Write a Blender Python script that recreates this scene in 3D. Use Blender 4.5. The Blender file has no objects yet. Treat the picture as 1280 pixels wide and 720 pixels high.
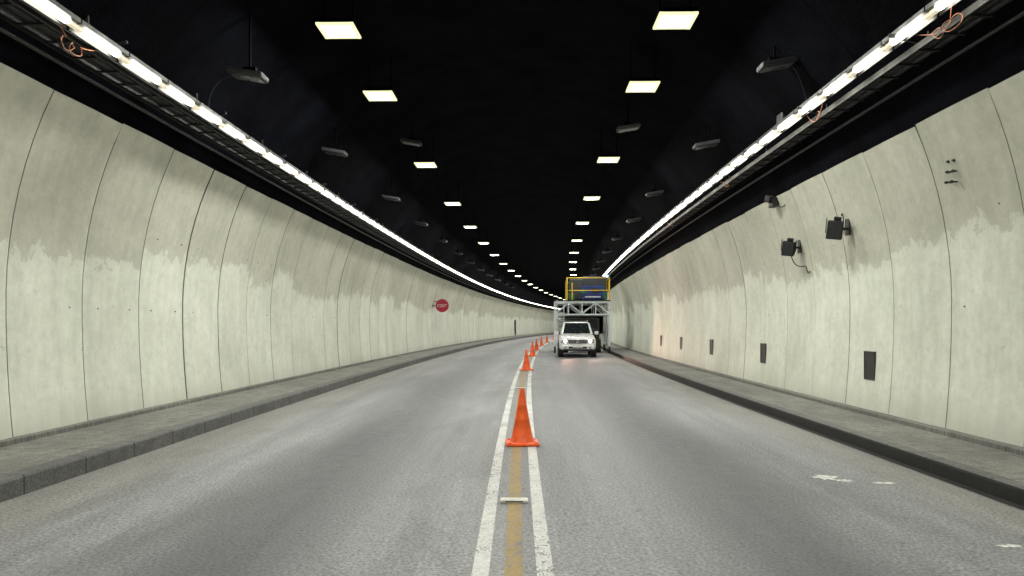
import bpy, bmesh, math, random
from mathutils import Vector, Matrix, Euler
random.seed(7)
scene = bpy.context.scene
R = 750.0
def C(s): return s*s/(2*R) if s > 0 else 0.0
def slope(s): return max(s,0)/R
S0, S1 = -36.0, 250.0

# ---------------------------------------------------------------- node helpers
def new_mat(name):
    m = bpy.data.materials.new(name); m.use_nodes = True
    nt = m.node_tree; b = nt.nodes['Principled BSDF']
    return m, nt, b
def N(nt, typ, **kw):
    n = nt.nodes.new(typ)
    for k, v in kw.items(): setattr(n, k, v)
    return n
def math_n(nt, op, a, b=None, c=None, clamp=False):
    n = nt.nodes.new('ShaderNodeMath'); n.operation = op; n.use_clamp = clamp
    for i, v in enumerate((a, b, c)):
        if v is None: continue
        if isinstance(v, (int, float)): n.inputs[i].default_value = v
        else: nt.links.new(v, n.inputs[i])
    return n.outputs[0]
def mix_c(nt, f, a, b, blend='MIX'):
    n = nt.nodes.new('ShaderNodeMix'); n.data_type = 'RGBA'; n.blend_type = blend
    for idx, v in ((0, f), (6, a), (7, b)):
        if isinstance(v, (int, float)): n.inputs[idx].default_value = v
        elif isinstance(v, tuple): n.inputs[idx].default_value = (*v[:3], 1)
        else: nt.links.new(v, n.inputs[idx])
    return n.outputs[2]
def maprange(nt, v, a, b, c=0.0, d=1.0, smooth=False):
    n = nt.nodes.new('ShaderNodeMapRange'); n.clamp = True
    if smooth: n.interpolation_type = 'SMOOTHSTEP'
    nt.links.new(v, n.inputs[0])
    for i, x in enumerate((a, b, c, d)): n.inputs[i+1].default_value = x
    return n.outputs[0]
def noise(nt, vec, scale, detail=4, rough=0.55, mapping=None, dist=0.0):
    if mapping is not None:
        mp = nt.nodes.new('ShaderNodeMapping'); mp.inputs['Scale'].default_value = mapping
        nt.links.new(vec, mp.inputs[0]); vec = mp.outputs[0]
    n = nt.nodes.new('ShaderNodeTexNoise')
    n.inputs['Scale'].default_value = scale
    n.inputs['Detail'].default_value = detail; n.inputs['Roughness'].default_value = rough
    n.inputs['Distortion'].default_value = dist
    nt.links.new(vec, n.inputs['Vector'])
    return n.outputs['Fac']
def noise2(nt, vec, scale, detail=4, rough=0.55, mapping=None, dist=0.0):
    f = noise(nt, vec, scale, detail, rough, mapping, dist); f.node.noise_dimensions='2D'; return f
def bump(nt, b, h, strength=0.3, dist=0.01):
    n = nt.nodes.new('ShaderNodeBump'); n.inputs['Strength'].default_value = strength
    n.inputs['Distance'].default_value = dist
    nt.links.new(h, n.inputs['Height']); nt.links.new(n.outputs[0], b.inputs['Normal'])
def simple(name, col, rough=0.6, metal=0.0, var=0.25, scale=6.0, bmp=0.0, coat=0.0):
    m, nt, b = new_mat(name)
    tc = N(nt, 'ShaderNodeTexCoord')
    f = noise(nt, tc.outputs['Object'], scale, 3)
    d = tuple(c*(1-var) for c in col); l = tuple(min(1, c*(1+var*0.6)) for c in col)
    nt.links.new(mix_c(nt, maprange(nt, f, 0.3, 0.7), d, l), b.inputs['Base Color'])
    nt.links.new(maprange(nt, f, 0.3, 0.7, max(0.02, rough-0.08), min(1, rough+0.08)), b.inputs['Roughness'])
    b.inputs['Metallic'].default_value = metal
    b.inputs['Coat Weight'].default_value = coat
    if bmp: bump(nt, b, noise(nt, tc.outputs['Object'], scale*8, 3), bmp, 0.005)
    return m
def emis(name, col, strength, base=(0.8,0.8,0.8), sampling='NONE'):
    m, nt, b = new_mat(name)
    b.inputs['Base Color'].default_value = (*base, 1)
    b.inputs['Emission Color'].default_value = (*col, 1)
    b.inputs['Emission Strength'].default_value = strength
    try: m.cycles.emission_sampling = sampling
    except Exception: pass
    return m

# ---------------------------------------------------------------- mesh helpers
class MB:
    def __init__(s): s.v=[]; s.f=[]; s.m=[]
    def add(s, vs, fs, mi=0, M=None):
        o=len(s.v)
        for p in vs:
            p = Vector(p)
            if M is not None: p = M @ p
            s.v.append(tuple(p))
        for f in fs: s.f.append([o+i for i in f]); s.m.append(mi)
    def box(s, c, d, mi=0, rot=(0,0,0), M=None, bev=0.0):
        bm = bmesh.new(); bmesh.ops.create_cube(bm, size=1)
        for v in bm.verts: v.co = Vector((v.co.x*d[0], v.co.y*d[1], v.co.z*d[2]))
        if bev: bmesh.ops.bevel(bm, geom=bm.edges[:], offset=bev, segments=2, affect='EDGES', profile=0.6)
        X = Matrix.Translation(c) @ Euler(rot).to_matrix().to_4x4()
        if M is not None: X = M @ X
        s._bm(bm, mi, X)
        bm.free()
    def _bm(s, bm, mi, X):
        bm.verts.index_update()
        s.add([v.co.copy() for v in bm.verts], [[v.index for v in f.verts] for f in bm.faces], mi, X)
    def tube(s, p1, p2, r1, mi=0, r2=None, seg=10, M=None, cap=True):
        p1=Vector(p1); p2=Vector(p2); r2 = r1 if r2 is None else r2
        ax=(p2-p1).normalized(); up = Vector((0,0,1)) if abs(ax.z)<0.9 else Vector((1,0,0))
        a=ax.cross(up).normalized(); b=ax.cross(a)
        vs=[]; 
        for p,r in ((p1,r1),(p2,r2)):
            for i in range(seg):
                t=2*math.pi*i/seg; vs.append(p+a*math.cos(t)*r+b*math.sin(t)*r)
        fs=[[i,(i+1)%seg,seg+(i+1)%seg,seg+i] for i in range(seg)]
        if cap: fs += [list(range(seg))[::-1], list(range(seg,2*seg))]
        s.add(vs,fs,mi,M)
    def obj(s, name, mats, parent=None, loc=(0,0,0), rotz=0, smooth=False, rot=None, recalc=True):
        me=bpy.data.meshes.new(name); me.from_pydata(s.v,[],s.f)
        for m in mats: me.materials.append(m)
        for i,p in enumerate(me.polygons): p.material_index=s.m[i]; p.use_smooth = smooth
        if recalc:
            bm=bmesh.new(); bm.from_mesh(me); bmesh.ops.recalc_face_normals(bm, faces=bm.faces); bm.to_mesh(me); bm.free()
        if smooth:
            try: me.set_sharp_from_angle(angle=math.radians(40))
            except Exception: pass
        o=bpy.data.objects.new(name, me); scene.collection.objects.link(o)
        o.location=loc; o.rotation_euler = rot if rot else (0,0,rotz)
        if parent: o.parent=parent
        return o
def empty(name, loc=(0,0,0), rotz=0):
    e=bpy.data.objects.new(name,None); scene.collection.objects.link(e)
    e.location=loc; e.rotation_euler=(0,0,rotz); e.empty_display_size=0.3
    return e
def at(s, x, z): return (x+C(s), s, z)
def yaw(s): return -math.atan(slope(s))

def srange(a, b, near=1.5):
    out=[a]; s=a
    while s < b:
        s += near if s < 60 else 3.0
        out.append(min(s,b))
    return out
def sweep(name, prof, mats, s0=S0, s1=S1, smooth=False, mi=None, flip=False, vuse='x'):
    ss = srange(s0, s1); n=len(prof)
    arc=[0]
    for i in range(1,n): arc.append(arc[-1]+math.dist(prof[i],prof[i-1]))
    vs=[]; uv=[]
    for s in ss:
        for i,(x,z) in enumerate(prof):
            vs.append(at(s,x,z)); uv.append(((x if vuse=='x' else arc[i] if vuse=='arc' else z), s))
    fs=[]; ms=[]
    for j in range(len(ss)-1):
        for i in range(n-1):
            a=j*n+i; q=[a,a+1,a+n+1,a+n]
            if flip: q.reverse()
            fs.append(q); ms.append(mi[i] if mi else 0)
    me=bpy.data.meshes.new(name); me.from_pydata(vs,[],fs)
    for m in mats: me.materials.append(m)
    ul=me.uv_layers.new(name='UVMap')
    for p in me.polygons:
        p.material_index=ms[p.index]; p.use_smooth=smooth
        for li in p.loop_indices: ul.data[li].uv=uv[me.loops[li].vertex_index]
    o=bpy.data.objects.new(name,me); scene.collection.objects.link(o)
    return o

# ---------------------------------------------------------------- materials
def road_material():
    m, nt, b = new_mat('asphalt')
    uv = N(nt,'ShaderNodeUVMap').outputs[0]
    sep = N(nt,'ShaderNodeSeparateXYZ'); nt.links.new(uv, sep.inputs[0])
    x, s = sep.outputs[0], sep.outputs[1]
    big = noise2(nt, uv, 0.5, 4, 0.6, (1,0.25,1))
    streak = noise2(nt, uv, 3.0, 4, 0.65, (1,0.05,1))
    fine = noise2(nt, uv, 34, 3, 0.85)
    mid = noise2(nt, uv, 5, 5, 0.75)
    ax = math_n(nt,'ABSOLUTE', x)
    wob = math_n(nt,'MULTIPLY_ADD', big, 0.6, -0.3)
    dx = math_n(nt,'ABSOLUTE', math_n(nt,'ADD', math_n(nt,'SUBTRACT', ax, 2.05), wob))
    band = maprange(nt, dx, 1.15, 0.10, 0, 1, True)
    band = math_n(nt,'MULTIPLY', band, maprange(nt, streak, 0.3, 0.65, 0.7, 1.0))
    base = mix_c(nt, maprange(nt, big, 0.3, 0.7), (0.185,0.190,0.203), (0.255,0.260,0.270))
    base = mix_c(nt, math_n(nt,'MULTIPLY',band,0.88), base, (0.050,0.053,0.062))
    edge = maprange(nt, math_n(nt,'ADD',ax,math_n(nt,'MULTIPLY_ADD',mid,0.5,-0.25)), 3.5, 4.3, 0, 0.6, True)
    base = mix_c(nt, edge, base, (0.235,0.222,0.20))
    patch = maprange(nt, noise2(nt, uv, 0.55, 5, 0.62, (1,0.45,1), 0.4), 0.55, 0.61, 0, 0.22)
    base = mix_c(nt, patch, base, (0.095,0.092,0.09))
    base = mix_c(nt, 1.0, base, mix_c(nt, maprange(nt, streak,0.3,0.7), (0.84,0.84,0.84),(1.10,1.10,1.10)), 'MULTIPLY')
    base = mix_c(nt, 1.0, base, mix_c(nt, maprange(nt, fine,0.35,0.65), (0.55,0.55,0.55),(1.40,1.40,1.40)), 'MULTIPLY')
    base = mix_c(nt, 1.0, base, mix_c(nt, maprange(nt, mid,0.3,0.7), (0.80,0.80,0.80),(1.15,1.15,1.15)), 'MULTIPLY')
    vor = N(nt,'ShaderNodeTexVoronoi'); vor.inputs['Scale'].default_value=1.7; vor.voronoi_dimensions='2D'
    nt.links.new(uv, vor.inputs['Vector'])
    drip = maprange(nt, math_n(nt,'ADD',vor.outputs['Distance'], math_n(nt,'MULTIPLY',mid,0.12)), 0.075, 0.12, 0.45, 0)
    base = mix_c(nt, drip, base, (0.06,0.06,0.062))
    nt.links.new(base, b.inputs['Base Color'])
    r = math_n(nt,'ADD', maprange(nt, mid,0.3,0.7,0.54,0.74), math_n(nt,'MULTIPLY',band,-0.08))
    nt.links.new(r, b.inputs['Roughness']); b.inputs['Specular IOR Level'].default_value=0.45
    bump(nt, b, math_n(nt,'ADD',fine,math_n(nt,'MULTIPLY',mid,0.5)), 0.5, 0.009)
    return m
def paint_material(name, col, wear=0.55):
    m, nt, b = new_mat(name)
    uv = N(nt,'ShaderNodeUVMap').outputs[0]
    n1 = noise2(nt, uv, 9, 5, 0.75); n2 = noise2(nt, uv, 50, 2, 0.7); n3 = noise2(nt, uv, 1.2, 2)
    w = math_n(nt,'ADD', math_n(nt,'ADD', math_n(nt,'MULTIPLY',n1,0.6), math_n(nt,'MULTIPLY',n2,0.4)), math_n(nt,'MULTIPLY_ADD',n3,0.3,-0.15))
    dirt = tuple(c*0.55 for c in col)
    c = mix_c(nt, maprange(nt,n1,0.3,0.7), dirt, col)
    c = mix_c(nt, maprange(nt, w, wear, wear+0.05, 0, 0.95), c, (0.13,0.13,0.135))
    nt.links.new(c, b.inputs['Base Color'])
    b.inputs['Roughness'].default_value=0.6
    bump(nt, b, n2, 0.3, 0.004)
    return m
def wall_material():
    m, nt, b = new_mat('painted_concrete_panel')
    uv = N(nt,'ShaderNodeUVMap').outputs[0]
    sep = N(nt,'ShaderNodeSeparateXYZ'); nt.links.new(uv, sep.inputs[0])
    z, s = sep.outputs[0], sep.outputs[1]
    att = N(nt,'ShaderNodeVertexColor', layer_name='tint')
    sc = N(nt,'ShaderNodeSeparateColor'); nt.links.new(att.outputs[0], sc.inputs[0])
    r1, r2, side = sc.outputs[0], sc.outputs[1], sc.outputs[2]
    n_edge = noise2(nt, uv, 3.0, 5, 0.72)
    n_big = noise2(nt, uv, 0.8, 4, 0.6)
    n_str = noise2(nt, uv, 5, 4, 0.6, (0.16,1,1))
    n_mid = noise2(nt, uv, 6, 5, 0.75)
    zz = math_n(nt,'ADD', z, math_n(nt,'MULTIPLY_ADD', n_edge, 1.0, -0.5))
    zz = math_n(nt,'ADD', zz, math_n(nt,'MULTIPLY_ADD', r1, 0.55, -0.28))
    zz = math_n(nt,'ADD', zz, math_n(nt,'MULTIPLY_ADD', n_str, 0.35, -0.17))
    up = maprange(nt, zz, 2.58, 2.72, 0, 1, True)
    low = mix_c(nt, maprange(nt,n_big,0.3,0.7), (0.60,0.625,0.545), (0.715,0.735,0.66))
    hi = mix_c(nt, maprange(nt,n_big,0.3,0.7), (0.415,0.42,0.355), (0.515,0.515,0.445))
    c = mix_c(nt, up, low, hi)
    c = mix_c(nt, 1.0, c, mix_c(nt, maprange(nt,n_str,0.3,0.72), (0.92,0.92,0.91),(1.03,1.03,1.03)), 'MULTIPLY')
    c = mix_c(nt, 1.0, c, mix_c(nt, r2, (0.91,0.91,0.91),(1.03,1.03,1.03)), 'MULTIPLY')
    c = mix_c(nt, 1.0, c, mix_c(nt, maprange(nt,n_mid,0.28,0.72), (0.88,0.88,0.86),(1.07,1.07,1.07)), 'MULTIPLY')
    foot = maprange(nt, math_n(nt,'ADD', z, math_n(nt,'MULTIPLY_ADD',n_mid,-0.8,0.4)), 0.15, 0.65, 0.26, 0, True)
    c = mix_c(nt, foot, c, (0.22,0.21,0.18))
    sp = maprange(nt, noise2(nt, uv, 3.3, 6, 0.8, (1.5,1,1)), 0.64, 0.69, 0, 0.32)
    c = mix_c(nt, sp, c, (0.25,0.25,0.21))
    c = mix_c(nt, side, c, (0.014,0.014,0.012))
    nt.links.new(c, b.inputs['Base Color'])
    b.inputs['Roughness'].default_value=0.62
    bump(nt, b, math_n(nt,'ADD', math_n(nt,'MULTIPLY',n_big,1.0), math_n(nt,'MULTIPLY',n_mid,0.18)), 0.45, 0.03)
    return m
def concrete_uv(name, c1, c2, joint=1.0, jw=0.012, dirt=0.5, rough=0.75):
    m, nt, b = new_mat(name)
    uv = N(nt,'ShaderNodeUVMap').outputs[0]
    sep = N(nt,'ShaderNodeSeparateXYZ'); nt.links.new(uv, sep.inputs[0])
    n1 = noise2(nt, uv, 1.3, 4, 0.65, (1,0.5,1)); n2 = noise2(nt, uv, 35, 3, 0.8); n3=noise2(nt, uv, 6, 4, 0.7)
    c = mix_c(nt, maprange(nt,n1,0.3,0.7), c1, c2)
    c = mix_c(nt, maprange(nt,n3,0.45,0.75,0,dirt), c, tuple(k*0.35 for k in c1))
    c = mix_c(nt, 1.0, c, mix_c(nt, maprange(nt,n2,0.35,0.65), (0.6,0.6,0.6),(1.3,1.3,1.3)), 'MULTIPLY')
    jm = math_n(nt,'PINGPONG', math_n(nt,'ADD', sep.outputs[1], 100), joint/2)
    c = mix_c(nt, maprange(nt, jm, jw*0.5, jw, 0.85, 0), c, (0.015,0.015,0.015))
    nt.links.new(c, b.inputs['Base Color']); b.inputs['Roughness'].default_value=rough
    bump(nt, b, math_n(nt,'ADD',n2,n3), 0.4, 0.006)
    return m
def ceiling_material():
    m, nt, b = new_mat('black_sprayed_ceiling')
    uv = N(nt,'ShaderNodeUVMap').outputs[0]
    n1 = noise2(nt, uv, 0.8, 4, 0.65); n2 = noise2(nt, uv, 12, 3, 0.7)
    sep = N(nt,'ShaderNodeSeparateXYZ'); nt.links.new(uv, sep.inputs[0])
    c = mix_c(nt, maprange(nt,n1,0.3,0.7), (0.0014,0.0015,0.0026), (0.0048,0.0053,0.0085))
    jm = math_n(nt,'PINGPONG', math_n(nt,'ADD', sep.outputs[1], 101), 1.55)
    c = mix_c(nt, maprange(nt, jm, 0.02, 0.035, 0.7, 0), c, (0.0005,0.0005,0.0005))
    nt.links.new(c, b.inputs['Base Color']); b.inputs['Roughness'].default_value=0.95
    b.inputs['Specular IOR Level'].default_value=0.03
    bump(nt, b, n2, 0.5, 0.02)
    return m

M_road=road_material(); M_white=paint_material('white_road_paint',(0.70,0.70,0.68),0.55)
M_yel=paint_material('yellow_road_paint',(0.38,0.26,0.08),0.52)
M_wall=wall_material()
M_kerb=concrete_uv('kerb_concrete',(0.085,0.086,0.086),(0.14,0.14,0.137),1.0,0.016)
M_kerbd=concrete_uv('kerb_dark_face',(0.004,0.004,0.004),(0.010,0.010,0.010),1.0,0.012)  # near-black colour paints in the shadow on the right kerb face, besides black staining
M_walk=concrete_uv('sidewalk_concrete',(0.13,0.13,0.122),(0.225,0.222,0.205),1.55,0.010,0.6)
M_plinth=concrete_uv('plinth_concrete',(0.12,0.12,0.11),(0.18,0.18,0.165),1.55,0.012,0.4)
M_ceil=ceiling_material()
M_black=simple('black_metal',(0.012,0.012,0.013),0.5,0.3)
M_tray=simple('black_tray_metal',(0.010,0.010,0.011),0.65,0.0)
M_dgrey=simple('dark_grey_metal',(0.04,0.041,0.043),0.5,0.3)
M_fix=simple('fixture_grey',(0.035,0.036,0.040),0.6,0.1)
M_fixglass=simple('unlit_lamp_glass',(0.08,0.083,0.088),0.3,0.0)
M_galv=simple('galvanised_steel',(0.03,0.03,0.032),0.55,0.4)
M_cable=simple('black_cable',(0.012,0.012,0.012),0.6)
M_cableo=simple('orange_cable',(0.40,0.15,0.08),0.6)
M_strip=emis('strip_light_tube',(1.0,0.96,0.80),19.0,sampling='FRONT')
M_strip2=emis('strip_light_joint',(1.0,0.86,0.52),0.55)
M_lens=emis('lamp_lens',(1.0,1.0,0.86),45.0)
M_rim=emis('lamp_halo_rim',(1.0,0.97,0.55),1.1,(0.3,0.3,0.22))  # warm emission imitates the lamp's bloom around the lens

# ---------------------------------------------------------------- world, camera
w=bpy.data.worlds.new('World'); scene.world=w; w.use_nodes=True
nt=w.node_tree; bg=nt.nodes['Background']
sky=nt.nodes.new('ShaderNodeTexSky'); sky.sky_type='NISHITA'; sky.sun_disc=False
sky.sun_elevation=math.radians(2); sky.sun_rotation=math.radians(200)
nt.links.new(sky.outputs[0], bg.inputs[0]); bg.inputs[1].default_value=0.01
cam=bpy.data.cameras.new('camera'); co=bpy.data.objects.new('camera',cam); scene.collection.objects.link(co)
co.location=(0,0,1.6); co.rotation_euler=(math.radians(90),0,0)
cam.sensor_width=36; cam.lens=26; cam.shift_y=47/1280; cam.clip_end=6000; cam.clip_start=0.05
scene.camera=co
scene.view_settings.view_transform='Standard'; scene.view_settings.look='None'; scene.view_settings.exposure=0

# ---------------------------------------------------------------- ground, road
mb=MB(); mb.add([(-3000,-3000,-0.3),(3000,-3000,-0.3),(3000,3000,-0.3),(-3000,3000,-0.3)],[[0,1,2,3]])
mb.obj('ground',[simple('earth',(0.10,0.085,0.06),0.9,0,0.4,0.3)])
XL, XR = -4.65, 4.49
sweep('road', [(XL-0.02,0),(-3,0),(-1.5,0),(0,0),(1.5,0),(3,0),(XR+0.02,0)], [M_road])
for a,b_ in ((-0.275,-0.165),(0.145,0.255)):
    sweep('road_marking', [(a,0.004),(b_,0.004)], [M_white], -20, 200)
sweep('road_marking', [(-0.065,0.004),(0.055,0.004)], [M_yel], -20, 200)
mb=MB()
def scrap(cx, cy, w_, l_, seed):
    rr=random.Random(seed); pts=[]
    for i in range(22):
        t=2*math.pi*i/22; k=rr.uniform(0.45,1.0)
        pts.append((cx+math.cos(t)*w_*k/2, cy+math.sin(t)*l_*k/2, 0.005))
    mb.add(pts,[list(range(22))])
scrap(3.30,7.78,0.36,0.32,1); scrap(3.42,7.62,0.26,0.16,7); scrap(3.78,7.50,0.30,0.15,3)
scrap(3.6,5.35,0.22,0.10,5); scrap(3.9,5.2,0.3,0.08,6)
mb.obj('paint_patch',[simple('scrap_paint',(0.60,0.60,0.57),0.7,0,0.5,30)])

# kerbs and sidewalks
HL, HR = 0.19, 0.16
sweep('kerb', [(XL,-0.02),(XL,HL-0.025),(XL-0.008,HL-0.008),(XL-0.025,HL),(XL-0.20,HL)], [M_kerb], vuse='arc')
sweep('sidewalk', [(XL-0.203,HL-0.003),(XL-0.8,HL-0.006),(-6.4,HL-0.003)], [M_walk])
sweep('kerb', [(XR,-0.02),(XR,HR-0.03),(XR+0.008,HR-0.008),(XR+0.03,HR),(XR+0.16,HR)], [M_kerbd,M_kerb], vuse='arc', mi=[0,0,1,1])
sweep('sidewalk', [(XR+0.163,HR-0.003),(XR+0.6,HR-0.005),(6.1,HR-0.003)], [M_walk])
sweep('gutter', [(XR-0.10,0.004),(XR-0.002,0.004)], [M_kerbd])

# wall cross sections
def xl(z):
    b_=6.03 if z>1.9 else 10.0
    return -6.18*math.sqrt(max(0,1-((z-1.9)/b_)**2))
def xr(z):
    b_=5.95 if z>1.9 else 10.0
    return 5.85*math.sqrt(max(0,1-((z-1.9)/b_)**2))
sweep('wall_plinth', [(xl(0.2)+0.10,HL-0.01),(xl(0.2)+0.10,HL+0.05),(xl(0.2)+0.085,HL+0.06),(xl(0.2)-0.05,HL+0.06)], [M_plinth])
sweep('wall_plinth', [(xr(0.2)-0.14,HR-0.01),(xr(0.2)-0.14,HR+0.05),(xr(0.2)-0.12,HR+0.06),(xr(0.2)+0.05,HR+0.06)], [M_plinth])

def panel_wall(name, fx, ztop, phase, gap, sgn, joint_jit, offr):
    rnd=random.Random(int(ztop*100)); vs=[];fs=[];uv=[];tint=[]
    W=1.55; k0=int((S0-phase)/W); k1=int((215-phase)/W)
    zb=0.20; nz=15; zs=[zb+(ztop-zb)*i/(nz-1) for i in range(nz)]
    for k in range(k0,k1):
        g=gap*rnd.uniform(0.85,1.15)
        a=phase+k*W+g/2+rnd.uniform(-joint_jit,joint_jit); b_=phase+(k+1)*W-g/2
        off=rnd.uniform(-offr,offr); tilt=rnd.uniform(-offr,offr); dz=rnd.uniform(-0.012,0.012)
        t=(rnd.random(), rnd.random())
        o=len(vs)
        ss=[(a,0.10,1),(a,0.006,0.8),(a+0.006,0.0,0)]+[(a+(b_-a)*q,0.0,0) for q in (0.25,0.5,0.75)]+[(b_-0.006,0.0,0),(b_,0.006,0.8),(b_,0.10,1)]
        for (s,dep,sd) in ss:
            f=(s-a)/W
            for i,z in enumerate(zs):
                zz=z+(dz if i==nz-1 else 0)
                bulge=0.014*math.sin(math.pi*f)
                x=fx(z)+sgn*(dep+off+tilt*(f-0.5)*2-bulge)
                vs.append(at(s,x,zz)); uv.append((zz, s)); tint.append((*t,sd,1))
        m=len(ss)
        for j in range(m-1):
            for i in range(nz-1):
                q=[o+j*nz+i,o+(j+1)*nz+i,o+(j+1)*nz+i+1,o+j*nz+i+1]
                fs.append(q)
        oo=len(vs)
        for (s) in (a,b_):
            for dd in (0.0,0.10):
                zz=ztop+dz; vs.append(at(s,fx(ztop)+sgn*(off+dd),zz)); uv.append((zz,s)); tint.append((*t,0,1))
        fs.append([oo,oo+1,oo+3,oo+2])
    me=bpy.data.meshes.new(name); me.from_pydata(vs,[],fs); me.materials.append(M_wall)
    ul=me.uv_layers.new(name='UVMap'); ca=me.color_attributes.new('tint','FLOAT_COLOR','POINT')
    for i,t in enumerate(tint): ca.data[i].color=t
    for p in me.polygons:
        p.use_smooth=True
        for li in p.loop_indices: ul.data[li].uv=uv[me.loops[li].vertex_index]
    bm=bmesh.new(); bm.from_mesh(me); bmesh.ops.recalc_face_normals(bm, faces=bm.faces); bm.to_mesh(me); bm.free()
    try: me.set_sharp_from_angle(angle=math.radians(25))
    except Exception: pass
    o=bpy.data.objects.new(name,me); scene.collection.objects.link(o); return o
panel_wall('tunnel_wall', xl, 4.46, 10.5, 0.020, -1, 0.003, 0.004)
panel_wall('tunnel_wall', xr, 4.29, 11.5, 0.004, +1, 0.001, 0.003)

prof=[]
cx=-0.165
for i in range(49):
    t=math.pi*i/48
    x=cx-math.cos(t)*6.16; z=1.9+math.sin(t)*6.05
    prof.append((x,z))
prof=[(-6.36,0.0),(-6.36,1.9)]+prof[1:-1]+[(6.03,1.9),(6.03,0.0)]
sweep('tunnel_ceiling', prof, [M_ceil], smooth=True, vuse='arc')

mb=MB()
for (fx,ph,sg,ztop) in ((xl,10.5,-1,4.46),(xr,11.5,1,4.29)):
    for k in range(-3,20):
        for z in (1.85,3.05):
            for q in (0.24,0.80):
                if random.random()<(0.35 if sg<0 else 0.75): continue
                s=ph+(k+q)*1.55; x=fx(z)-sg*0.014
                mb.tube(at(s,x-sg*0.004,z),at(s,x+sg*0.05,z),0.012,seg=8)
mb.obj('panel_bolts',[M_dgrey])
M_vent=simple('vent_dark',(0.022,0.022,0.02),0.6,0,0.4,9)
def hatch(s, z, l=0.34, h=0.44):
    x=xr(z); mb=MB()
    mb.box((-0.018,0,0),(0.02,l,h),0)
    for dz in (-1,1): mb.box((-0.02,0,dz*(h/2+0.008)),(0.03,l+0.034,0.016),1)
    for dy in (-1,1): mb.box((-0.02,dy*(l/2+0.008),0),(0.028,0.016,h),1)
    mb.box((-0.032,l*0.36,0),(0.012,0.02,0.07),1)
    for dz in (-1,1): mb.box((-0.031,-l*0.45,dz*h*0.35),(0.012,0.025,0.06),1)
    mb.obj('wall_hatch',[M_vent,M_dgrey],loc=at(s,x,z),rotz=yaw(s))
for s in (12.2,17.7,22.8,27.6,32.2): hatch(s,0.94)
mb=MB()
mb.box((0.03,0,0),(0.04,1.0,2.1),0); mb.box((0.05,0,1.08),(0.08,1.16,0.08),1)
for d in (-1,1): mb.box((0.05,d*0.54,0),(0.076,0.08,2.08),1)
mb.box((0.07,0.36,-0.02),(0.05,0.12,0.03),1)
mb.obj('access_door',[simple('door_black',(0.02,0.02,0.022),0.6),M_dgrey],loc=at(99,xl(1.2)+0.02,1.25),rotz=yaw(99))

# ---------------------------------------------------------------- strip lights and trays
def strip(xc, zc, phase, sg):
    root=empty('strip_light')
    tb=MB(); hb=MB(); jb=MB()
    s=-24.0+phase
    while s<150:
        for_s=s+0.5; Mx=Matrix.Translation(at(for_s,xc,zc)) @ Matrix.Rotation(yaw(for_s),4,'Z')
        a,b_,l=0.045,0.025,0.35
        P=[(-a,-l,b_),(-a,-l,-b_*0.4),(-a*0.5,-l,-b_),(a*0.5,-l,-b_),(a,-l,-b_*0.4),(a,-l,b_)]
        V=P+[(p[0],l,p[2]) for p in P]
        tb.add(V,[[i,6+i,7+i,i+1] for i in range(5)],0,Mx)
        hb.box((0,0,0.055),(0.15,0.97,0.05),0,M=Mx)
        hb.box((sg*0.082,0,0.02),(0.012,0.95,0.11),0,M=Mx)
        for d in (-1,1): jb.box((0,d*0.42,-0.001),(0.066,0.135,0.038),0,M=Mx)
        s+=1.0
    t=tb.obj('tube',[M_strip],parent=root,recalc=False)
    me=t.data; me.update()
    down=[p for p in me.polygons if abs(p.normal.z)>0.95]
    if down and down[0].normal.z>0: me.flip_normals()
    hb.obj('housing',[M_dgrey],parent=root); jb.obj('joint',[M_strip2],parent=root)
strip(-4.85,4.89,0.13,-1); strip(4.66,5.10,0.3,1)
def tray(xc,zc,sg):
    root=empty('cable_tray')
    mb=MB(); s=-24
    while s<120:
        Mx=Matrix.Translation(at(s,xc,zc)) @ Matrix.Rotation(yaw(s),4,'Z')
        mb.box((0,0,0),(0.36,0.04,0.02),0,M=Mx)
        if int(s)%3==0 and s==int(s):
            mb.box((0,0,0.35),(0.03,0.03,0.7),0,M=Mx)
            mb.box((-sg*0.22,0,0.12),(0.55,0.035,0.035),0,M=Mx,rot=(0,sg*0.25,0))
        s+=0.5
    mb.obj('rungs',[M_tray],parent=root)
    for dx in (-0.18,0.18):
        o=sweep('rail',[(xc+dx-0.012,zc-0.03),(xc+dx+0.012,zc-0.03),(xc+dx+0.012,zc+0.05),(xc+dx-0.012,zc+0.05),(xc+dx-0.012,zc-0.03)],[M_tray],-24,150); o.parent=root
    for dx,r in ((-0.1,0.022),(-0.03,0.03),(0.05,0.018),(0.11,0.026)):
        pr=[(xc+dx+math.cos(t*math.pi/4)*r, zc+0.012+r+math.sin(t*math.pi/4)*r) for t in range(9)]
        o=sweep('cable',pr,[M_cable],-24,150,smooth=True); o.parent=root
    pr=[(xc+sg*0.1+math.cos(t*math.pi/4)*0.022, zc-0.2+math.sin(t*math.pi/4)*0.022) for t in range(9)]
    o=sweep('conduit',pr,[M_galv],-24,150,smooth=True); o.parent=root
tray(-5.22,4.86,-1); tray(5.02,4.95,1)

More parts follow.
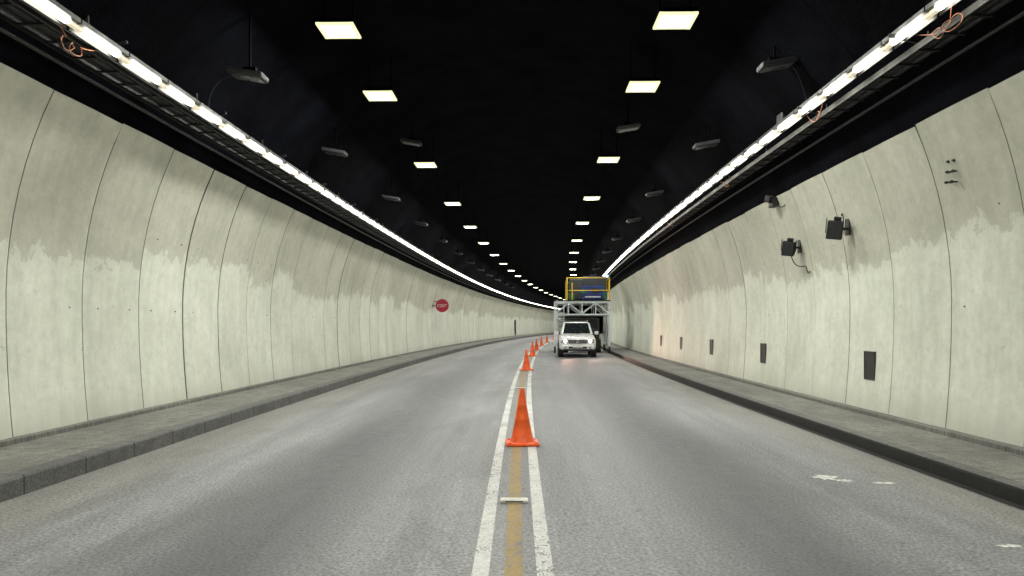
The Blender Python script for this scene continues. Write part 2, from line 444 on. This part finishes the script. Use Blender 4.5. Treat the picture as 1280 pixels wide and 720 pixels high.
def wire(name, pts, r=0.006, mat=None):
    cu=bpy.data.curves.new(name,'CURVE'); cu.dimensions='3D'; cu.bevel_depth=r; cu.bevel_resolution=1
    sp=cu.splines.new('NURBS'); sp.points.add(len(pts)-1); sp.order_u=4; sp.use_endpoint_u=True
    for i,p in enumerate(pts): sp.points[i].co=(*p,1)
    cu.materials.append(mat or M_cable)
    o=bpy.data.objects.new(name,cu); scene.collection.objects.link(o); return o
def coil(s,x,z,n,rad,seed):
    rr=random.Random(seed); pts=[]
    for i in range(n):
        t=i*1.25; pts.append(at(s+math.cos(t)*rad+rr.uniform(-.06,.06)+i*0.035,x+rr.uniform(-.06,.06),z+math.sin(t)*rad*0.55+rr.uniform(-.04,.04)))
    return pts
wire('hanging_cable',[at(7.9,-4.95,4.93)]+coil(8.1,-4.99,4.74,14,0.14,1)+[at(8.9,-5.0,4.9)],0.005,M_cableo)
wire('hanging_cable',[at(8.0,4.72,5.1)]+coil(8.0,4.80,4.92,14,0.15,4)+[at(8.9,4.8,5.1)],0.005,M_cableo)
wire('hanging_cable',[at(11.5,4.75,5.1)]+coil(11.6,4.80,4.93,10,0.12,9)+[at(12.3,4.8,5.1)],0.005,M_cableo)
for s in (17,24):
    wire('hanging_cable',[at(s,4.8,5.05)]+coil(s+.2,4.84,4.88,7,0.10,int(s))+[at(s+.8,4.8,5.05)],0.006,M_cableo)

# ---------------------------------------------------------------- ceiling lamps
def ceil_z(x): return 1.9+6.05*math.sqrt(max(0,1-((x-cx)/6.16)**2))
M_ceil2=simple('black_hanger',(0.002,0.002,0.003),0.9)
M_ceil2.node_tree.nodes['Principled BSDF'].inputs['Specular IOR Level'].default_value=0.05
def lamp(s,x,z,power):
    e=empty('ceiling_lamp',at(s,x,z),yaw(s))
    mb=MB(); mb.box((0,0,0.06),(0.62,0.62,0.07),0,bev=0.012)
    for i in range(7): mb.box((-0.24+i*0.08,0,0.12),(0.012,0.42,0.05),0)
    h=ceil_z(x)-z
    for d in (-1,1): mb.box((d*0.24,0,0.09+h/2),(0.02,0.05,h),0)
    mb.obj('housing',[M_ceil2],parent=e)
    mb=MB(); mb.box((0,0,0.008),(0.48,0.46,0.016),0); mb.obj('lens',[M_lens],parent=e)
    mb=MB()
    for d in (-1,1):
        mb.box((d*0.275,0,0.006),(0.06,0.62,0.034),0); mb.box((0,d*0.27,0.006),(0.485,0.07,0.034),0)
    mb.obj('halo_rim',[M_rim],parent=e)  # glowing frame added around the lens to stand in for its halo
    L=bpy.data.lights.new('lamp_light','AREA'); L.shape='RECTANGLE'; L.size=0.46; L.size_y=0.44; L.energy=power; L.color=(1.0,1.0,0.91)
    lo=bpy.data.objects.new('light',L); scene.collection.objects.link(lo); lo.parent=e; lo.location=(0,0,-0.014)
LP=155
rowL=[-16,-9,-2,5.2,12.3,15.8,22.6,29.8,36.8,44,51.4]; rowR=[-16,-9,-2,5,11.9,15.2,21.9,28.5,35.4,42.7,49.8]
while rowL[-1]<150: rowL.append(rowL[-1]+7.3)
while rowR[-1]<120: rowR.append(rowR[-1]+7.3)
for s in rowL: lamp(s,-2.98,6.5,LP)
for s in rowR: lamp(s,2.53,6.5,LP)
def dead_lamp(s,x,z):
    e=empty('unlit_lamp',at(s,x,z),yaw(s)); mb=MB()
    t = -0.35 if x>0 else 0.35
    mb.box((0,0,0.04),(0.56,0.34,0.08),0,bev=0.02,rot=(0,t*0.5,0))
    mb.box((0,0,-0.012),(0.46,0.26,0.012),1,rot=(0,t*0.5,0))
    h=ceil_z(x)-z
    mb.box((0,0.1,0.08+h/2),(0.03,0.03,h),2)
    mb.box((0,0.12,0.14),(0.2,0.12,0.10),2,bev=0.01)
    mb.obj('housing',[M_fix,M_fixglass,M_ceil2],parent=e)
for s,x,z in ((11.5,-4.2,5.46),(17.5,-4.4,5.67),(20.3,-3.04,6.6),(17.9,2.6,6.35),(12,4.2,5.8),(16.7,4.2,5.65),(24,-4.3,5.7),(23.7,4.2,5.8),(29,4.2,5.7),(30,-4.3,5.7)): dead_lamp(s,x,z)
s=36
while s<80:
    dead_lamp(s,-4.3,5.7); dead_lamp(s-1,4.2,5.7); s+=6.2
wire('hanging_cable',[at(11.5,-4.4,5.5),at(11.6,-4.7,5.5),at(11.6,-4.85,5.3),at(11.7,-4.9,5.0)],0.008,M_dgrey)
wire('hanging_cable',[at(12,4.45,5.8),at(12.1,4.6,5.75),at(12.1,4.7,5.4),at(12.2,4.8,5.15)],0.008,M_dgrey)
mb=MB(); mb.box((0,0,0),(0.12,0.3,0.22),0,bev=0.02); mb.box((0.15,0,0.05),(0.3,0.05,0.05),0)
mb.obj('junction_box',[M_dgrey],loc=at(13.6,4.85,5.4))

# ---------------------------------------------------------------- wall floodlights
def flood(s,z,sc=1.0):
    e=empty('wall_floodlight',at(s,xr(z)-0.02,z),yaw(s)); mb=MB()
    mb.box((-0.01,0,0.02),(0.03,0.16,0.30),0,bev=0.005)
    mb.box((-0.11,0,-0.02),(0.18,0.05,0.04),0)
    mb.obj('bracket',[M_black],parent=e)
    mb=MB(); Mx=Matrix.Translation((-0.24,-0.02,-0.04)) @ Euler((math.radians(14),math.radians(8),math.radians(-24))).to_matrix().to_4x4()
    mb.box((0,0,0),(0.28*sc,0.15,0.34*sc),0,bev=0.02,M=Mx)
    for i in range(6): mb.box((-0.12+0.048*i,0.10,0),(0.012,0.06,0.30*sc),0,M=Mx)
    mb.box((0,-0.078,0),(0.23*sc,0.006,0.28*sc),1,M=Mx)
    for d in (-1,1): mb.box((d*(0.15*sc+0.01),0.03,0.06),(0.012,0.05,0.30*sc),0,M=Mx,rot=(0.4,0,0))
    mb.box((0.02,0.02,0.19*sc+0.02),(0.12,0.10,0.06),0,M=Mx,bev=0.01)
    mb.obj('housing',[M_black,simple('dark_glass',(0.03,0.032,0.035),0.15)],parent=e)
flood(12.7,3.28,0.92); flood(15.0,3.2,0.85)
wire('hanging_cable',[at(15.0,xr(3)-0.25,3.1),at(15.0,xr(3)-0.22,2.85),at(14.9,xr(2.8)-0.08,2.75),at(14.8,xr(2.7)-0.04,2.85),at(14.8,xr(2.6)-0.05,2.6),at(14.7,xr(2.6)-0.03,2.68)],0.010)
wire('hanging_cable',[at(12.7,xr(3.3)-0.1,3.4),at(12.75,xr(3.5)-0.05,3.6),at(12.8,xr(3.5)-0.04,3.5)],0.010)
mb=MB(); mb.box((0,0,0),(0.14,0.28,0.20),0,bev=0.02); mb.box((-0.1,-0.05,0.06),(0.14,0.16,0.14),0,bev=0.02,rot=(0.4,0,0.3))
mb.obj('junction_box',[M_black],loc=at(15.5,xr(4.15)-0.09,4.18))
wire('hanging_cable',[at(15.4,xr(4.15)-0.1,4.15),at(15.2,xr(4)-0.06,3.95),at(15.1,xr(3.9)-0.05,4.05),at(15.0,xr(4)-0.05,4.25)],0.010)
mb=MB()
for dy,dz in ((0,0),(0.12,0.01),(0.02,-0.13),(0.14,-0.12),(0.05,-0.26),(0.16,-0.25),(0.1,0.12)):
    mb.tube((-0.04,dy,dz),(0.06,dy,dz),0.012,seg=8); mb.tube((-0.02,dy,dz),(-0.005,dy,dz),0.022,seg=8)
mb.obj('anchor_bolts',[M_dgrey],loc=at(9.4,xr(3.7)-0.005,3.70))

# ---------------------------------------------------------------- sign
def sign():
    s=44.5; e=empty('no_entry_sign',at(s,-5.52,2.80),yaw(s))
    Mr=simple('sign_red',(0.36,0.010,0.035),0.4,0,0.08); Mw=simple('sign_white',(0.6,0.5,0.52),0.4,0,0.05)
    mb=MB(); mb.tube((0,-0.01,0),(0,0.01,0),0.40,0,seg=40)
    mb.obj('disc',[Mr],parent=e)
    mb=MB()
    for i,xx in enumerate((-0.235,-0.085,0.07,0.225)):
        for zz in (-0.07,0.07) if i!=3 else (0.07,): mb.box((xx,-0.014,zz),(0.11,0.004,0.03),0)
        mb.box((xx-0.045,-0.017,0),(0.028,0.004,0.11),0)
        if i in (1,2): mb.box((xx+0.045,-0.017,0),(0.028,0.004,0.11),0)
    mb.obj('lettering',[Mw],parent=e)
    mb=MB(); mb.tube((0.0,0.03,0),(-0.62,0.03,0),0.022,0); mb.tube((0,0.03,0.25),(-0.58,0.03,0.25),0.022,0); mb.box((-0.57,0.03,0.12),(0.03,0.12,0.45),0)
    mb.obj('bracket',[M_galv],parent=e)
sign()

# ---------------------------------------------------------------- cones and studs
M_cone,ntc,bc=new_mat('cone_orange')
tc=N(ntc,'ShaderNodeTexCoord'); nn=noise(ntc,tc.outputs['Object'],7,4,0.7)
ntc.links.new(mix_c(ntc,maprange(ntc,nn,0.35,0.72),(0.92,0.125,0.012),(0.62,0.075,0.014)),bc.inputs['Base Color'])
bc.inputs['Roughness'].default_value=0.45
def cone(s,x=0.06,tilt=0.0,rz=0.0,sc=1.0,z=0.0):
    mb=MB(); seg=32
    prof=[(0.19,0.035),(0.165,0.042),(0.150,0.075),(0.146,0.08),(0.094,0.34),(0.096,0.345),(0.093,0.352),(0.062,0.52),(0.064,0.525),(0.061,0.532),(0.036,0.70),(0.034,0.735),(0.028,0.745),(0.020,0.74),(0.018,0.66)]
    vs=[];fs=[]
    for r,zz in prof:
        for i in range(seg):
            t=2*math.pi*i/seg; vs.append((math.cos(t)*r,math.sin(t)*r,zz))
    for j in range(len(prof)-1):
        for i in range(seg): fs.append([j*seg+i,j*seg+(i+1)%seg,(j+1)*seg+(i+1)%seg,(j+1)*seg+i])
    mb.add(vs,fs); mb.box((0,0,0.02),(0.44,0.44,0.034),0,bev=0.012)
    for a in (-1,1):
        for b_ in (-1,1): mb.box((a*0.17,b_*0.17,0.042),(0.05,0.05,0.012),0,bev=0.004)
    o=mb.obj('traffic_cone',[M_cone],loc=at(s,x,z+0.006),smooth=True,rot=(0,tilt,rz)); o.scale=(sc,sc,sc)
for i,s in enumerate((9.95,26.4,38.5,48,58,70,84)): cone(s,0.06+(-0.01 if i%2 else 0.01),rz=random.uniform(-0.3,0.3) if i else 0.05, sc=1.0)
M_stud=simple('ceramic_stud',(0.55,0.54,0.49),0.35,0,0.2,14)
for s in (6.7,18.7,30.7,42.7):
    mb=MB(); 
    mb.box((0,0,0.012),(0.25,0.12,0.03),0,bev=0.011)
    mb.box((0,-0.062,0.016),(0.16,0.004,0.012),1)
    mb.obj('road_stud',[M_stud,M_fixglass],loc=at(s,-0.01,0.004),smooth=True)

# ---------------------------------------------------------------- SUV
def suv(s,x):
    e=empty('suv',at(s,x,0),yaw(s))
    Mp=simple('white_car_paint',(0.72,0.73,0.74),0.3,0,0.05,3,coat=0.5); Mg=simple('car_glass',(0.015,0.018,0.02),0.08,0,0.2)
    Mt=simple('tyre',(0.02,0.02,0.02),0.85); Mc=simple('chrome',(0.6,0.6,0.62),0.2,1.0,0.1); Mk=simple('black_plastic',(0.02,0.02,0.022),0.5)
    Mrim=simple('alloy_rim',(0.45,0.45,0.47),0.35,0.8); Mh=emis('headlamp',(1,0.93,0.82),7); Mo=emis('indicator',(1,0.4,0.1),0.6,(0.8,0.3,0.05))
    secs=[(-2.36,0.80,0.46,0.80),(-2.30,0.87,0.40,0.93),(-2.15,0.92,0.36,1.02),(-1.6,0.935,0.34,1.08),(-1.02,0.94,0.33,1.14),(0,0.945,0.33,1.16),(1.4,0.945,0.33,1.16),(2.15,0.93,0.36,1.15),(2.33,0.88,0.42,1.08)]
    vs=[];fs=[];K=12
    for (y,hw,zb,zt) in secs:
        h=zt-zb
        half=[(hw*0.80,zb),(hw*0.96,zb+0.06),(hw,zb+0.2*h),(hw,zb+0.62*h),(hw*0.965,zb+0.86*h),(hw*0.88,zt)]
        ring=half+[(-a,b_) for a,b_ in half[::-1]]
        for a,b_ in ring: vs.append((a,y,b_))
    for j in range(len(secs)-1):
        for i in range(K): fs.append([j*K+i,j*K+(i+1)%K,(j+1)*K+(i+1)%K,(j+1)*K+i])
    fs += [list(range(K)), list(range((len(secs)-1)*K,len(secs)*K))[::-1]]
    mb=MB(); mb.add(vs,fs,0)
    mb.box((0,-1.6,1.085),(0.7,0.95,0.05),0,bev=0.02,rot=(0.085,0,0))
    def gh(y0,y1,y2,y3,w0,w1,z0,z1):
        return [(-w0,y0,z0),(w0,y0,z0),(w0,y3,z0),(-w0,y3,z0),(-w1,y1,z1),(w1,y1,z1),(w1,y2,z1),(-w1,y2,z1)]
    g=gh(-1.08,-0.42,2.02,2.28,0.84,0.67,1.12,1.80)
    bm=bmesh.new(); bv=[bm.verts.new(p) for p in g]
    for f in ((0,1,2,3),(4,5,6,7),(0,1,5,4),(1,2,6,5),(2,3,7,6),(3,0,4,7)): bm.faces.new([bv[i] for i in f])
    bmesh.ops.recalc_face_normals(bm,faces=bm.faces)
    bmesh.ops.bevel(bm,geom=bm.edges[:],offset=0.06,segments=3,affect='EDGES'); mb._bm(bm,0,Matrix()); bm.free()
    body=mb.obj('body',[Mp],parent=e,smooth=True)
    def pane(q, ins, out, mbb):
        c=sum((Vector(p) for p in q),Vector())/4
        n=(Vector(q[1])-Vector(q[0])).cross(Vector(q[3])-Vector(q[0])).normalized()
        if n.dot(c-Vector((0,0.6,1.4)))<0: n=-n
        a,b_,c2,d=[Vector(p) for p in q]
        def pt(u,v): return (a*(1-u)+b_*u)*(1-v)+(d*(1-u)+c2*u)*v
        u0,u1,v0,v1=ins
        P=[pt(u0,v0),pt(u1,v0),pt(u1,v1),pt(u0,v1)]
        mbb.add([p+n*out for p in P]+[p-n*0.01 for p in P],[[0,1,2,3],[0,1,5,4],[1,2,6,5],[2,3,7,6],[3,0,4,7]],0)
    gm=MB()
    pane((g[0],g[1],g[5],g[4]),(0.07,0.93,0.10,0.90),0.004,gm)
    pane((g[3],g[2],g[6],g[7]),(0.10,0.90,0.15,0.88),0.004,gm)
    for q in ((g[1],g[2],g[6],g[5]),(g[0],g[3],g[7],g[4])):
        for (u0,u1) in ((0.07,0.35),(0.38,0.64),(0.67,0.92)): pane(q,(u0,u1,0.14,0.86),0.004,gm)
    gm.obj('windows',[Mg],parent=e)
    fb=MB()
    fb.box((0,-2.365,0.80),(0.92,0.05,0.20),0,bev=0.015)
    for i in range(4): fb.box((0,-2.396,0.73+i*0.048),(0.88,0.012,0.014),1)
    fb.box((0,-2.40,0.80),(0.13,0.02,0.13),1,rot=(0,math.radians(45),0))
    fb.box((0,-2.39,0.52),(1.66,0.16,0.20),2,bev=0.05)
    fb.box((0,-2.475,0.50),(0.9,0.012,0.09),0)
    fb.box((0,-2.483,0.56),(0.50,0.012,0.11),3)
    fb.box((0,-2.36,0.38),(1.5,0.10,0.10),0,bev=0.03)
    for d in (-1,1):
        fb.box((d*0.655,-2.335,0.82),(0.37,0.07,0.20),1,bev=0.03)
        fb.box((d*0.79,-2.31,0.82),(0.10,0.09,0.15),5,bev=0.02)
        fb.tube((d*0.62,-2.36,0.82),(d*0.62,-2.378,0.82),0.085,4,seg=20)
        fb.tube((d*0.62,-2.46,0.50),(d*0.62,-2.478,0.50),0.06,1,seg=16)
        fb.box((d*1.03,-0.80,1.22),(0.20,0.10,0.17),2,bev=0.03)
        fb.box((d*0.90,-0.80,1.16),(0.12,0.05,0.05),0)
        fb.tube((d*0.60,-0.2,1.86),(d*0.60,1.9,1.86),0.018,1)
        for yy in (-0.15,0.85,1.85): fb.box((d*0.60,yy,1.825),(0.03,0.06,0.07),0)
        fb.box((d*0.93,0,0.37),(0.12,2.2,0.05),0,bev=0.015)
        for yy in (0.15,1.15): fb.box((d*0.955,yy,0.98),(0.03,0.16,0.03),1)
        for yy in (-1.03,-0.02,1.02): fb.box((d*0.946,yy,0.75),(0.006,0.012,0.70),0)
        for yy in (-1.45,1.42):
            fb.tube((d*0.70,yy,0.40),(d*0.952,yy,0.40),0.46,0,seg=28)
        fb.tube((d*-0.02,-1.12,1.17),(d*0.5-0.2,-1.0,1.22),0.008,0)
    for yy in (-0.1,0.9,1.7): fb.box((0,yy,1.875),(1.16,0.06,0.025),0)
    fb.obj('trim',[Mk,Mc,Mp,simple('number_plate',(0.7,0.7,0.65),0.4,0,0.05),Mh,Mo],parent=e,smooth=True)
    for k,(d,yy) in enumerate(((1,-1.45),(-1,-1.45),(1,1.42),(-1,1.42))):
        wm=MB(); wm.tube((d*0.72,yy,0.37),(d*0.965,yy,0.37),0.37,0,seg=28); wm.tube((d*0.966,yy,0.37),(d*0.972,yy,0.37),0.23,1,seg=20)
        for a in range(5):
            t=a*2*math.pi/5; wm.box((d*0.975,yy+math.cos(t)*0.12,0.37+math.sin(t)*0.12),(0.012,0.03,0.2),0,rot=(math.pi/2-t+math.radians(36),0,0))
        wm.obj('wheel_%d'%(k+1),[Mt,Mrim],parent=e,smooth=True)
    for d in (-1,1):
        L=bpy.data.lights.new('headlight','SPOT'); L.energy=240; L.spot_size=math.radians(80); L.spot_blend=1.0; L.color=(1,0.56,0.42); L.shadow_soft_size=0.08
        o=bpy.data.objects.new('headlight',L); scene.collection.objects.link(o); o.parent=e; o.location=(d*0.62,-2.52,0.80)
        tgt=Vector((3.6+d*0.2,-7,0.2)); o.rotation_euler=tgt.to_track_quat('-Z','Y').to_euler()
suv(39.4,2.38)

# ---------------------------------------------------------------- work platform
def platform(s,x):
    e=empty('work_platform_truck',at(s,x,0),yaw(s))
    Mw=simple('white_frame_paint',(0.76,0.82,0.86),0.4,0.0,0.08); My=simple('yellow_frame_paint',(0.70,0.48,0.04),0.5,0,0.2)
    Mb=simple('blue_tarp',(0.012,0.035,0.20),0.55,0,0.5,3,0.3); Mt=simple('tyre_black',(0.02,0.02,0.02),0.85); Md=simple('truck_dark',(0.02,0.022,0.024),0.5)
    Mgn=simple('green_crate',(0.02,0.12,0.06),0.6,0,0.4)
    W=1.58; Lh=2.4; zt=2.96
    fr=MB()
    for sx in (-W,W):
        for yy in (-Lh,0,Lh): fr.box((sx,yy,zt/2+0.15),(0.11,0.11,zt-0.3),0)
        fr.box((sx,0,zt),(0.10,2*Lh+0.1,0.10),0); fr.box((sx,0,2.2),(0.07,2*Lh,0.07),0); fr.box((sx,0,0.45),(0.09,2*Lh,0.09),0)
        for y0,y1 in ((-Lh,0),(0,Lh)): fr.tube((sx,y0,0.5),(sx,y1,2.2),0.03,0); fr.tube((sx,y1,0.5),(sx,y0,2.2),0.03,0)
    for yy in (-Lh,0,Lh):
        fr.box((0,yy,zt),(2*W,0.12,0.12),0); fr.box((0,yy,2.25),(2*W,0.08,0.08),0)
        n=4
        for i in range(n):
            x0=-W+2*W*i/n; x1=-W+2*W*(i+1)/n
            a,b_=(2.28,zt-0.04) if i%2==0 else (zt-0.04,2.28)
            fr.tube((x0,yy,a),(x1,yy,b_),0.038,0)
            fr.box((x1,yy,2.6),(0.06,0.06,0.62),0)
    fr.tube((-W,-Lh,2.2),(-0.7,-Lh,1.5),0.03,0)
    for sx in (-W+0.12,-W+0.52): fr.tube((sx,-Lh-0.12,0.3),(sx,-Lh-0.12,3.1),0.02,0)
    for i in range(9): fr.tube((-W+0.12,-Lh-0.12,0.5+i*0.3),(-W+0.52,-Lh-0.12,0.5+i*0.3),0.014,0)
    fr.obj('frame',[Mw],parent=e)
    dk=MB(); dk.box((0,0,zt+0.095),(2*W+0.1,2*Lh+0.2,0.06),0)
    dk.obj('deck',[Md],parent=e)
    ra=MB(); xa,xb=-0.88,1.58
    for xx in (xa,xb):
        for yy in (-Lh,0,Lh): ra.tube((xx,yy,zt+0.1),(xx,yy,4.42),0.042,0)
    ra.tube((xa+0.3,-Lh,zt+0.1),(xa+0.3,-Lh,4.1),0.035,0)
    for zz in (3.65,4.38):
        for yy in (-Lh,Lh): ra.tube((xa,yy,zz),(xb,yy,zz),0.022,0)
        for xx in (xa,xb): ra.tube((xx,-Lh,zz),(xx,Lh,zz),0.022,0)
    ra.obj('guard_rail',[My],parent=e)
    lo=MB()
    lo.box((0.62,-Lh+0.35,3.52),(1.35,0.5,0.80),0,bev=0.06); lo.box((-0.35,-Lh+0.9,3.75),(0.8,0.6,1.2),1,bev=0.05); lo.box((0.75,-0.8,3.85),(1.4,1.2,1.4),1,bev=0.05)
    lo.box((1.35,-Lh+0.2,3.35),(0.22,0.3,0.45),2,bev=0.03); lo.box((-0.6,-Lh+0.3,3.3),(0.35,0.3,0.35),2,bev=0.03)
    lo.tube((0.1,-Lh+0.07,3.6),(0.1,-Lh+0.04,3.6),0.16,2,seg=16)
    lo.box((0.78,-Lh+0.06,3.66),(0.50,0.04,0.24),1,bev=0.01); lo.box((0.62,-Lh+0.07,3.28),(0.9,0.03,0.07),3)
    lo.obj('load',[Mb,Md,Mgn,Mw],parent=e)
    ch=MB()
    ch.box((0,0.4,0.75),(0.9,4.6,0.25),0,bev=0.02)
    ch.box((0,-1.0,1.45),(2.1,1.5,1.25),0,bev=0.1); ch.box((0,-1.765,1.72),(1.8,0.02,0.55),1)
    ch.box((0,1.2,1.5),(2.0,2.2,1.2),0,bev=0.03)
    ch.obj('chassis',[Md,simple('truck_glass',(0.02,0.024,0.03),0.1)],parent=e)
    wh=MB()
    for sx in (-1,1):
        for yy in (-1.6,1.5): wh.tube((sx*0.80,yy,0.42),(sx*1.12,yy,0.42),0.42,0,seg=24); wh.tube((sx*1.12,yy,0.42),(sx*1.13,yy,0.42),0.22,1,seg=16)
        for yy in (-Lh,Lh): wh.tube((sx*W-0.05,yy,0.16),(sx*W+0.05,yy,0.16),0.16,0,seg=16); wh.box((sx*W,yy,0.32),(0.12,0.12,0.12),1)
    wh.obj('wheels',[Mt,M_fix],parent=e,smooth=True)
    bc=MB(); bc.tube((1.45,-Lh,4.42),(1.45,-Lh,4.54),0.07,0); bc.obj('beacon',[emis('blue_beacon',(0.1,0.3,1),6)],parent=e)
platform(45.5,2.85)
